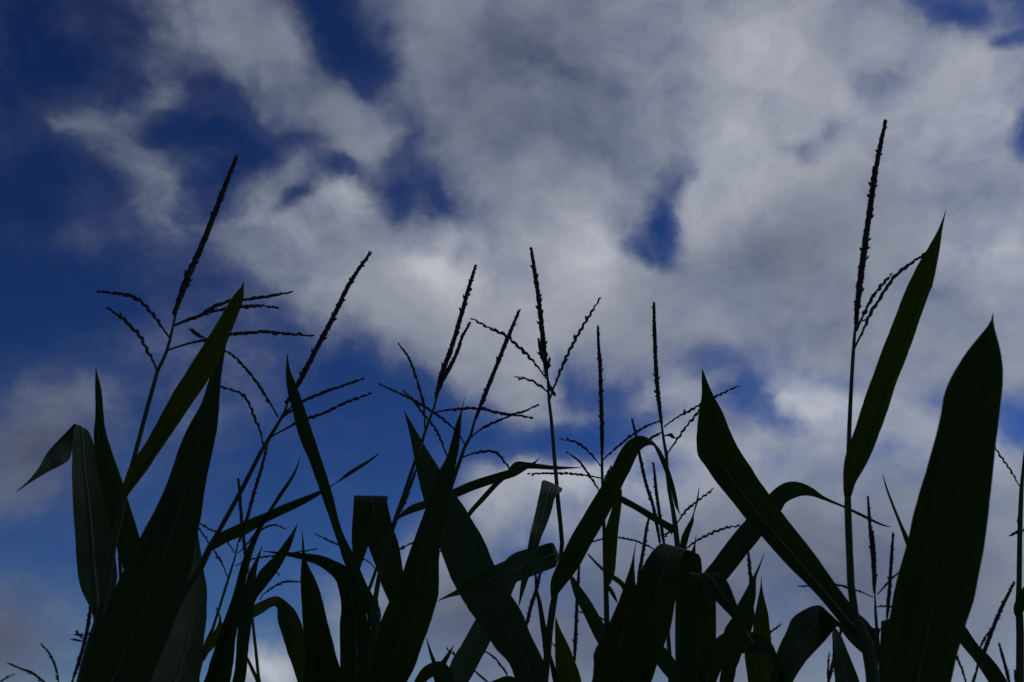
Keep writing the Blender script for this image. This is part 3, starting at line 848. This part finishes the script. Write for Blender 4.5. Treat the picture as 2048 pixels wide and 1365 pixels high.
Plant(3.40, 'thin bristly spike leaning right between the hanging narrow leaf and the dark leaf tip',
      [(1268, 1290, 7), (1272, 1220, 6), (1275, 1180, 5)], [(1276, 1165)], [(1276, 1160), (1287, 1098), (1293, 1060), (1298, 1034)])

# ---- dark leaves at bottom centre
p = Plant(1.25, 'black bottom-centre clump of a pointed leaf and a wide folded-over leaf without a tassel',
          [(1244, 1560, 20), (1246, 1480, 16), (1248, 1430, 12)])
p.leaf([(1182, 1400), (1186, 1353), (1190, 1302), (1211, 1268), (1224, 1234), (1238, 1200), (1252, 1159), (1262, 1128), (1269, 1097), (1272, 1085)],
       [(1305, 1400), (1302, 1365), (1296, 1310), (1288, 1265), (1280, 1225), (1274, 1190), (1270, 1150), (1269, 1125), (1270, 1104), (1273, 1085)],
       [(0, -.06), (1, -.12)], 'leaf', attach=(1246, 1460), mid=-.1, wave=.5)
p.leaf([(1232, 1400), (1245, 1300), (1258, 1220), (1272, 1170), (1282, 1142), (1299, 1111), (1314, 1093), (1328, 1087), (1338, 1094), (1346, 1110), (1354, 1150), (1358, 1190), (1359, 1230)],
       [(1290, 1400), (1315, 1329), (1330, 1285), (1341, 1258), (1350, 1207), (1358, 1166), (1362, 1125), (1372, 1101), (1390, 1106), (1400, 1112), (1404, 1135), (1404, 1180), (1403, 1230)],
       [(0, .0), (.45, -.03), (.6, .0), (.72, .06), (1, .08)], 'leaf', attach=(1248, 1470), idx=True, wave=.25, fold=.1, n=64)

p = Plant(1.20, 'bottom-centre corn plant with two leaves bent over into dark arches and no tassel',
          [(1402, 1560, 20), (1402, 1480, 16), (1402, 1430, 12)])
p.leaf([(1359, 1410), (1359, 1365), (1359, 1309), (1361, 1241), (1361, 1190), (1366, 1152), (1376, 1145), (1400, 1165), (1420, 1190), (1441, 1212), (1463, 1235), (1483, 1255), (1497, 1272), (1508, 1291)],
       [(1424, 1410), (1428, 1365), (1431, 1310), (1432, 1270), (1432, 1220), (1432, 1185), (1430, 1150), (1444, 1151), (1457, 1167), (1467, 1191), (1477, 1217), (1491, 1252), (1504, 1279), (1509, 1292)],
       [(0, 0), (.4, .0), (.5, -.05), (1, -.14)], 'leaf', attach=(1402, 1470), idx=True, wave=.2, fold=.08, n=64)
p.leaf([(1390, 1400), (1401, 1343), (1415, 1302), (1435, 1275), (1463, 1261), (1500, 1263), (1527, 1274), (1544, 1288), (1555, 1312), (1567, 1343), (1580, 1400)],
       [(1425, 1400), (1434, 1362), (1449, 1331), (1466, 1314), (1487, 1307), (1507, 1306), (1527, 1313), (1540, 1325), (1548, 1340), (1556, 1360), (1560, 1400)],
       [(0, -.03), (.5, -.09), (1, -.05)], 'leaf', attach=(1404, 1480), idx=True, wave=.3)

# ---- spear leaves
p = Plant(2.20, 'pair of pale green spear-shaped leaves standing between the dark arch and the bent broad leaf',
          [(1480, 1520, 14), (1480, 1450, 11), (1481, 1410, 9)])
p.leaf([(1440, 1390), (1444, 1320), (1449, 1264), (1463, 1237), (1476, 1208), (1490, 1183), (1507, 1152), (1519, 1128), (1528, 1107)],
       [(1463, 1390), (1483, 1309), (1502, 1262), (1506, 1235), (1511, 1196), (1512, 1172), (1513, 1154), (1521, 1132), (1529, 1107)],
       [(0, 0), (1, .1)], 'leaf', attach=(1480, 1440), wave=.8)
p.leaf([(1497, 1390), (1490, 1309), (1505, 1266), (1510, 1227), (1517, 1193), (1521, 1170), (1522, 1153)],
       [(1541, 1390), (1543, 1285), (1539, 1254), (1536, 1227), (1528, 1193), (1524, 1170), (1523, 1153)],
       [(0, -.03), (1, -.10)], 'warm', attach=(1481, 1440), wave=.4)
Plant(3.2, 'tiny distant spike poking up behind the notched spear-shaped leaf',
      [(1512, 1290, 6), (1508, 1240, 5), (1505, 1210, 4)], [(1504, 1190)], [(1504, 1186), (1501, 1150), (1497, 1110)], [[(1512, 1290), (1535, 1270), (1558, 1252)], [(1505, 1200), (1509, 1180), (1510, 1165)]], sw=1.1)

# ---- leaf springing between centre leaves, pale
p = Plant(2.0, 'low corn plant with a bluish-sheened leaf passing behind the long slanting centre leaf, no tassel',
          [(900, 1540, 14), (898, 1460, 12), (897, 1420, 10)])
p.leaf([(885, 1390), (900, 1331), (921, 1292), (951, 1239), (975, 1190), (998, 1140), (1012, 1120), (1030, 1106), (1056, 1098)],
       [(922, 1390), (938, 1362), (956, 1331), (981, 1283), (1005, 1230), (1022, 1191), (1034, 1162), (1047, 1130), (1058, 1099)],
       [(0, .0), (1, .25)], 'pale', attach=(897, 1440), mid=-.3, tilt=.3, wave=.3)
p.leaf([(812, 1420), (824, 1375), (834, 1352), (848, 1334), (871, 1323), (889, 1326), (903, 1344), (909, 1368), (912, 1400)],
       [(832, 1420), (838, 1390), (848, 1370), (860, 1358), (872, 1354), (880, 1357), (886, 1370), (892, 1384), (896, 1410)],
       [(0, -.1), (1, -.2)], 'leaf', attach=(880, 1470), idx=True, rib=False)
p.leaf([(872, 1350), (864, 1326), (857, 1300), (852, 1275)], [(882, 1350), (872, 1324), (862, 1300), (853, 1275)], [(0, -.02), (1, -.05)], 'leaf', attach=(890, 1430), rib=False, n=20)
p.leaf([(866, 1346), (882, 1323), (895, 1306), (907, 1291)], [(878, 1352), (889, 1334), (900, 1312), (908, 1291)], [(0, -.02), (1, -.05)], 'leaf', attach=(890, 1430), rib=False, n=20)
p = Plant(2.2, 'bright green pointed leaf at the bottom edge beside the centre stem',
          [(1142, 1520, 12), (1141, 1450, 10), (1140, 1415, 8)])
p.leaf([(1114, 1400), (1112, 1350), (1110, 1306), (1110, 1267), (1110, 1250), (1111, 1234)],
       [(1166, 1400), (1159, 1349), (1148, 1317), (1136, 1289), (1120, 1257), (1112, 1234)], [(0, 0), (1, -.1)], 'warm', attach=(1140, 1440), wave=.4)
p.leaf([(990, 1420), (978, 1372), (996, 1358), (1020, 1352), (1044, 1366), (1056, 1400)], [(1010, 1440), (1000, 1392), (1006, 1378), (1020, 1372), (1034, 1384), (1040, 1410)],
       [(0, -.05), (1, -.1)], 'leaf', idx=True, rib=False, attach=(1135, 1460))

Plant(3.4, 'faint thin spike leaning right below the dark folded leaf left of the centre stem',
      [(1030, 1400, 7), (1040, 1330, 6), (1047, 1285, 5)], [(1051, 1262)], [(1051, 1258), (1063, 1210), (1075, 1170), (1082, 1138)])
Plant(3.3, 'upright bristly spike with one side branch standing beside the green pointed leaf',
      [(1146, 1430, 7), (1147, 1370, 6), (1148, 1340, 5)], [(1149, 1325)], [(1149, 1322), (1152, 1253), (1155, 1182), (1158, 1137)],
      [[(1150, 1222), (1177, 1228), (1198, 1235), (1212, 1243)], [(1148, 1330), (1135, 1318), (1125, 1305), (1108, 1290)]])

# ---- right front plant
p = Plant(1.15, 'tallest corn plant with the highest spike, a steep upper leaf and a thick hairy stem',
          [(1752, 1430, 26), (1747, 1365, 24), (1738, 1305, 22), (1731, 1280, 20), (1712, 1235, 15), (1704, 1200, 14), (1699, 1105, 13), (1696, 1020, 13), (1695, 993, 12), (1696, 975, 9), (1697, 908, 8), (1699, 849, 8), (1703, 764, 7), (1706, 715, 7)],
          [(1709, 673), (1713, 640)], [(1712, 650), (1716, 600), (1726, 520), (1738, 430), (1748, 360), (1759, 300), (1770, 247)],
          [{'p': [(1707, 700), (1713, 688), (1725, 664), (1742, 626), (1763, 592), (1787, 557), (1814, 533), (1857, 503)], 'dy': -.02},
           {'p': [(1713, 662), (1720, 645), (1728, 629), (1745, 595), (1763, 571), (1778, 555)], 'dy': .02}], sw=1.05)
p.leaf([(1690, 1000), (1687, 985), (1686, 946), (1691, 914), (1706, 870), (1721, 823), (1735, 779), (1753, 729), (1773, 679), (1803, 602), (1828, 543), (1852, 502), (1872, 468), (1884, 441), (1891, 421)],
       [(1699, 1000), (1703, 992), (1712, 966), (1727, 940), (1744, 905), (1759, 867), (1773, 826), (1790, 776), (1808, 730), (1834, 655), (1855, 595), (1869, 557), (1879, 505), (1884, 465), (1892, 421)],
       [(0, -.01), (.12, -.03), (1, -.14)], 'warm', mid=.4, wave=.55, n=60)
p.leaf([(1748, 1300), (1733, 1292), (1709, 1278), (1679, 1244), (1648, 1207), (1613, 1169), (1565, 1121), (1521, 1070), (1493, 1040), (1463, 1002), (1432, 965), (1412, 934), (1397, 912), (1393, 885), (1395, 850), (1398, 820), (1403, 790), (1403, 762), (1404, 738)],
       [(1750, 1290), (1752, 1268), (1738, 1246), (1712, 1222), (1692, 1196), (1665, 1160), (1630, 1108), (1602, 1074), (1572, 1036), (1538, 989), (1515, 955), (1504, 937), (1488, 915), (1472, 888), (1458, 857), (1445, 824), (1428, 793), (1416, 766), (1405, 738)],
       [(0, .0), (.08, .05), (.3, .12), (.65, .18), (1, .10)], 'leaf', idx=True, mid=-.2, wave=.3, n=70, fold=.25, tilt=-.1, keel=True)
p.leaf([(1742, 1305), (1725, 1285), (1700, 1262), (1679, 1245), (1658, 1226), (1645, 1214), (1633, 1211), (1613, 1217), (1585, 1236), (1572, 1264), (1555, 1302), (1535, 1380)],
       [(1742, 1318), (1722, 1305), (1700, 1284), (1684, 1264), (1676, 1254), (1672, 1256), (1665, 1264), (1652, 1280), (1630, 1304), (1610, 1326), (1590, 1356), (1570, 1400)],
       [(0, .0), (.3, .06), (.5, .08), (1, .0)], 'leaf', idx=True, wave=.25)
p.leaf([(1752, 1400), (1757, 1343), (1759, 1300), (1761, 1275), (1762, 1243)], [(1776, 1400), (1775, 1343), (1778, 1300), (1782, 1265), (1784, 1236)],
       [(0, .02), (1, .0)], 'leaf', attach=(1752, 1440), rib=False, n=24)
p.leaf([(1742, 1350), (1744, 1320), (1742, 1285), (1746, 1256)], [(1756, 1350), (1758, 1310), (1758, 1275), (1762, 1257)], [(0, .04), (1, .08)], 'pale', attach=(1750, 1400), rib=False, n=20)

p = Plant(0.93, 'corn plant at the right showing one very broad black leaf with a pointed tip',
          [(1840, 1640, 30), (1836, 1540, 26), (1834, 1480, 22)])
p.leaf([(1748, 1440), (1761, 1365), (1771, 1292), (1778, 1241), (1788, 1179), (1801, 1132), (1815, 1084), (1825, 1036), (1839, 985), (1852, 941), (1863, 900), (1874, 860), (1882, 826), (1888, 791), (1899, 761), (1914, 735), (1935, 703), (1961, 670), (1979, 647), (1986, 626)],
       [(1880, 1440), (1902, 1365), (1912, 1319), (1921, 1288), (1934, 1241), (1948, 1200), (1958, 1152), (1968, 1101), (1975, 1043), (1982, 982), (1987, 935), (1991, 895), (1997, 852), (2003, 800), (2006, 755), (2004, 723), (1997, 685), (1990, 660), (1987, 641), (1987, 626)],
       [(0, .0), (.3, -.02), (1, -.10)], 'leaf', attach=(1835, 1520), mid=.05, wave=.3, n=64, fold=.14)

p = Plant(2.0, 'corn plant cut by the right edge, its long thin leaf behind the broad black leaf',
          [(2040, 1430, 14), (2040, 1365, 13), (2040, 1241, 12), (2037, 1222, 12), (2038, 1183, 9), (2040, 1053, 8), (2043, 978, 7)], [(2048, 920), (2052, 880)], [(2052, 880), (2058, 820), (2064, 760), (2068, 700)],
          [[(2043, 976), (2036, 968), (2023, 944), (2009, 924), (1992, 899), (1975, 876)], [(2044, 1060), (2036, 1064), (2024, 1070)], [(2041, 1066), (2048, 1060), (2060, 1054)],
           [(2040, 1060), (2038, 1050), (2037, 1040)]])
p.leaf([(2032, 1236), (2027, 1222), (2029, 1206), (2036, 1190), (2046, 1176), (2062, 1150), (2090, 1120)], [(2042, 1236), (2046, 1226), (2052, 1216), (2060, 1204), (2070, 1186), (2082, 1160), (2092, 1122)], [(0, -.01), (1, -.1)], 'leaf', idx=True)
p.leaf([(2010, 1415), (1972, 1357), (1948, 1320), (1921, 1288), (1880, 1230), (1842, 1160), (1815, 1098), (1798, 1050), (1781, 1006), (1771, 976), (1765, 949)],
       [(2030, 1395), (2004, 1345), (1982, 1316), (1955, 1288), (1925, 1245), (1880, 1180), (1827, 1092), (1805, 1050), (1789, 1012), (1775, 976), (1766, 949)],
       [(0, 0), (.5, .1), (1, .25)], 'leaf', attach=(2040, 1450), idx=True, wave=.25)

p = Plant(2.0, 'pale narrow leaf standing at the bottom edge left of the thick hairy stem, no tassel',
          [(1698, 1520, 12), (1697, 1450, 10), (1696, 1415, 9)])
p.leaf([(1676, 1400), (1670, 1365), (1667, 1330), (1665, 1292), (1664, 1270), (1666, 1252)], [(1728, 1400), (1718, 1360), (1706, 1328), (1694, 1300), (1682, 1272), (1668, 1252)],
       [(0, 0), (1, .1)], 'pale', attach=(1696, 1430), idx=True)

Plant(3.1, 'slim corn plant with doubled spike and thin wide-spread branches right of the thick hairy stem',
      [(1768, 1420, 8), (1762, 1340, 7), (1755, 1275, 6), (1751, 1224, 5)], [(1750, 1195)],
      [(1749, 1188), (1747, 1140), (1743, 1090), (1739, 1040), (1736, 998)],
      [[(1747, 1195), (1726, 1186), (1706, 1179), (1675, 1171), (1640, 1172), (1602, 1173)], [(1754, 1190), (1767, 1176), (1784, 1157), (1802, 1143)],
       [(1752, 1215), (1766, 1213), (1784, 1214)]],
      extra=[[(1749, 1186), (1750, 1150), (1749, 1105), (1746, 1066)]], sw=1.05)
Plant(3.3, 'thin upright spike close along the lower edge of the broad black leaf',
      [(1768, 1400, 7), (1771, 1300, 6), (1773, 1255, 5)], [(1774, 1240)], [(1774, 1236), (1778, 1190), (1783, 1118), (1786, 1071)])
Plant(3.7, 'slanting distant spike with a short side shoot at the lower right corner',
      [(1922, 1440, 7), (1938, 1390, 6), (1950, 1352, 5)], [(1956, 1335)], [(1957, 1333), (1968, 1305), (1995, 1234), (2012, 1198), (2027, 1168)],
      [[(1952, 1340), (1961, 1297), (1968, 1280), (1976, 1267)]])
Plant(3.7, 'drooping bare tassel branch just right of the foot of the broad black leaf',
      [(1946, 1500, 7), (1942, 1440, 6), (1938, 1410, 5)], [(1936, 1395)], None, [[(1935, 1390), (1931, 1365), (1924, 1339), (1912, 1314), (1900, 1290)]])
Plant(4.3, 'leaning distant spike between the long thin leaf and the right-hand stem',
      [(2034, 1440, 6), (2028, 1410, 5), (2024, 1390, 4)], [(2021, 1378)], [(2020, 1372), (2012, 1338), (2005, 1312), (1999, 1291)], sw=1.15)
Plant(5.0, 'smallest distant spike tip at the bottom edge close beside the right-hand stem',
      [(2036, 1430, 5), (2034, 1405, 4), (2033, 1395, 4)], [(2033, 1388)], [(2033, 1385), (2032, 1365), (2030, 1344)], sw=1.15)
Plant(3.9, 'thin dark spike overlapping the pale narrow leaf at the bottom edge',
      [(1648, 1440, 6), (1653, 1400, 5), (1655, 1380, 4)], [(1656, 1370)], [(1657, 1366), (1662, 1343), (1672, 1302), (1684, 1254)], [[(1655, 1372), (1656, 1340), (1658, 1310)]], sw=1.1)
Plant(4.2, 'tassel with two curling branches at the bottom left corner of the field',
      [(128, 1470, 6), (122, 1430, 5), (119, 1405, 4)], [(118, 1392)], None,
      [[(118, 1385), (117, 1365), (111, 1335), (99, 1308), (84, 1291)], [(116, 1395), (100, 1375), (87, 1364), (65, 1347), (40, 1337), (19, 1328)]], sw=1.3)
Plant(4.6, 'lone straw tassel branch in the extreme bottom left corner',
      [(-40, 1440, 5), (-36, 1420, 4), (-33, 1405, 4)], [(-32, 1395)], None, [[(-32, 1395), (-15, 1375), (0, 1364), (12, 1357), (25, 1350)]], sw=1.3)
Plant(3.6, 'distant leaning spike with short whorled branches below the folded pale leaf',
      [(128, 1420, 7), (138, 1385, 6), (144, 1366, 5)], [(146, 1360)], [(147, 1356), (162, 1310), (174, 1262), (184, 1200), (188, 1170)],
      [[(168, 1284), (160, 1282), (149, 1280)], [(172, 1272), (163, 1271), (155, 1270)], [(170, 1274), (178, 1268), (188, 1272)], [(158, 1332), (163, 1331), (168, 1330)], [(172, 1280), (165, 1276), (154, 1266)]], sw=1.1)
Plant(3.0, 'sliver of a dark spike showing between the leaning stem and the big left leaf',
      [(250, 1300, 7), (246, 1240, 6), (243, 1195, 5)], [(242, 1170)], [(242, 1166), (241, 1140), (239, 1110), (236, 1080)])
Plant(3.8, 'tassel with two thin branches rising at the bottom edge under the slanting centre leaf',
      [(1020, 1470, 6), (1018, 1430, 5), (1017, 1400, 4)], [(1016, 1385)], None,
      [[(1016, 1372), (1013, 1349), (999, 1328), (985, 1313), (970, 1303)], [(1014, 1385), (990, 1376), (972, 1362), (950, 1343)]], sw=1.2)
Plant(3.8, 'single thin tassel branch tip beside the small pointed leaves at the bottom',
      [(944, 1440, 6), (938, 1400, 5), (934, 1375, 4)], [(930, 1350)], None, [[(930, 1345), (921, 1326), (911, 1312), (897, 1301)]], sw=1.2)
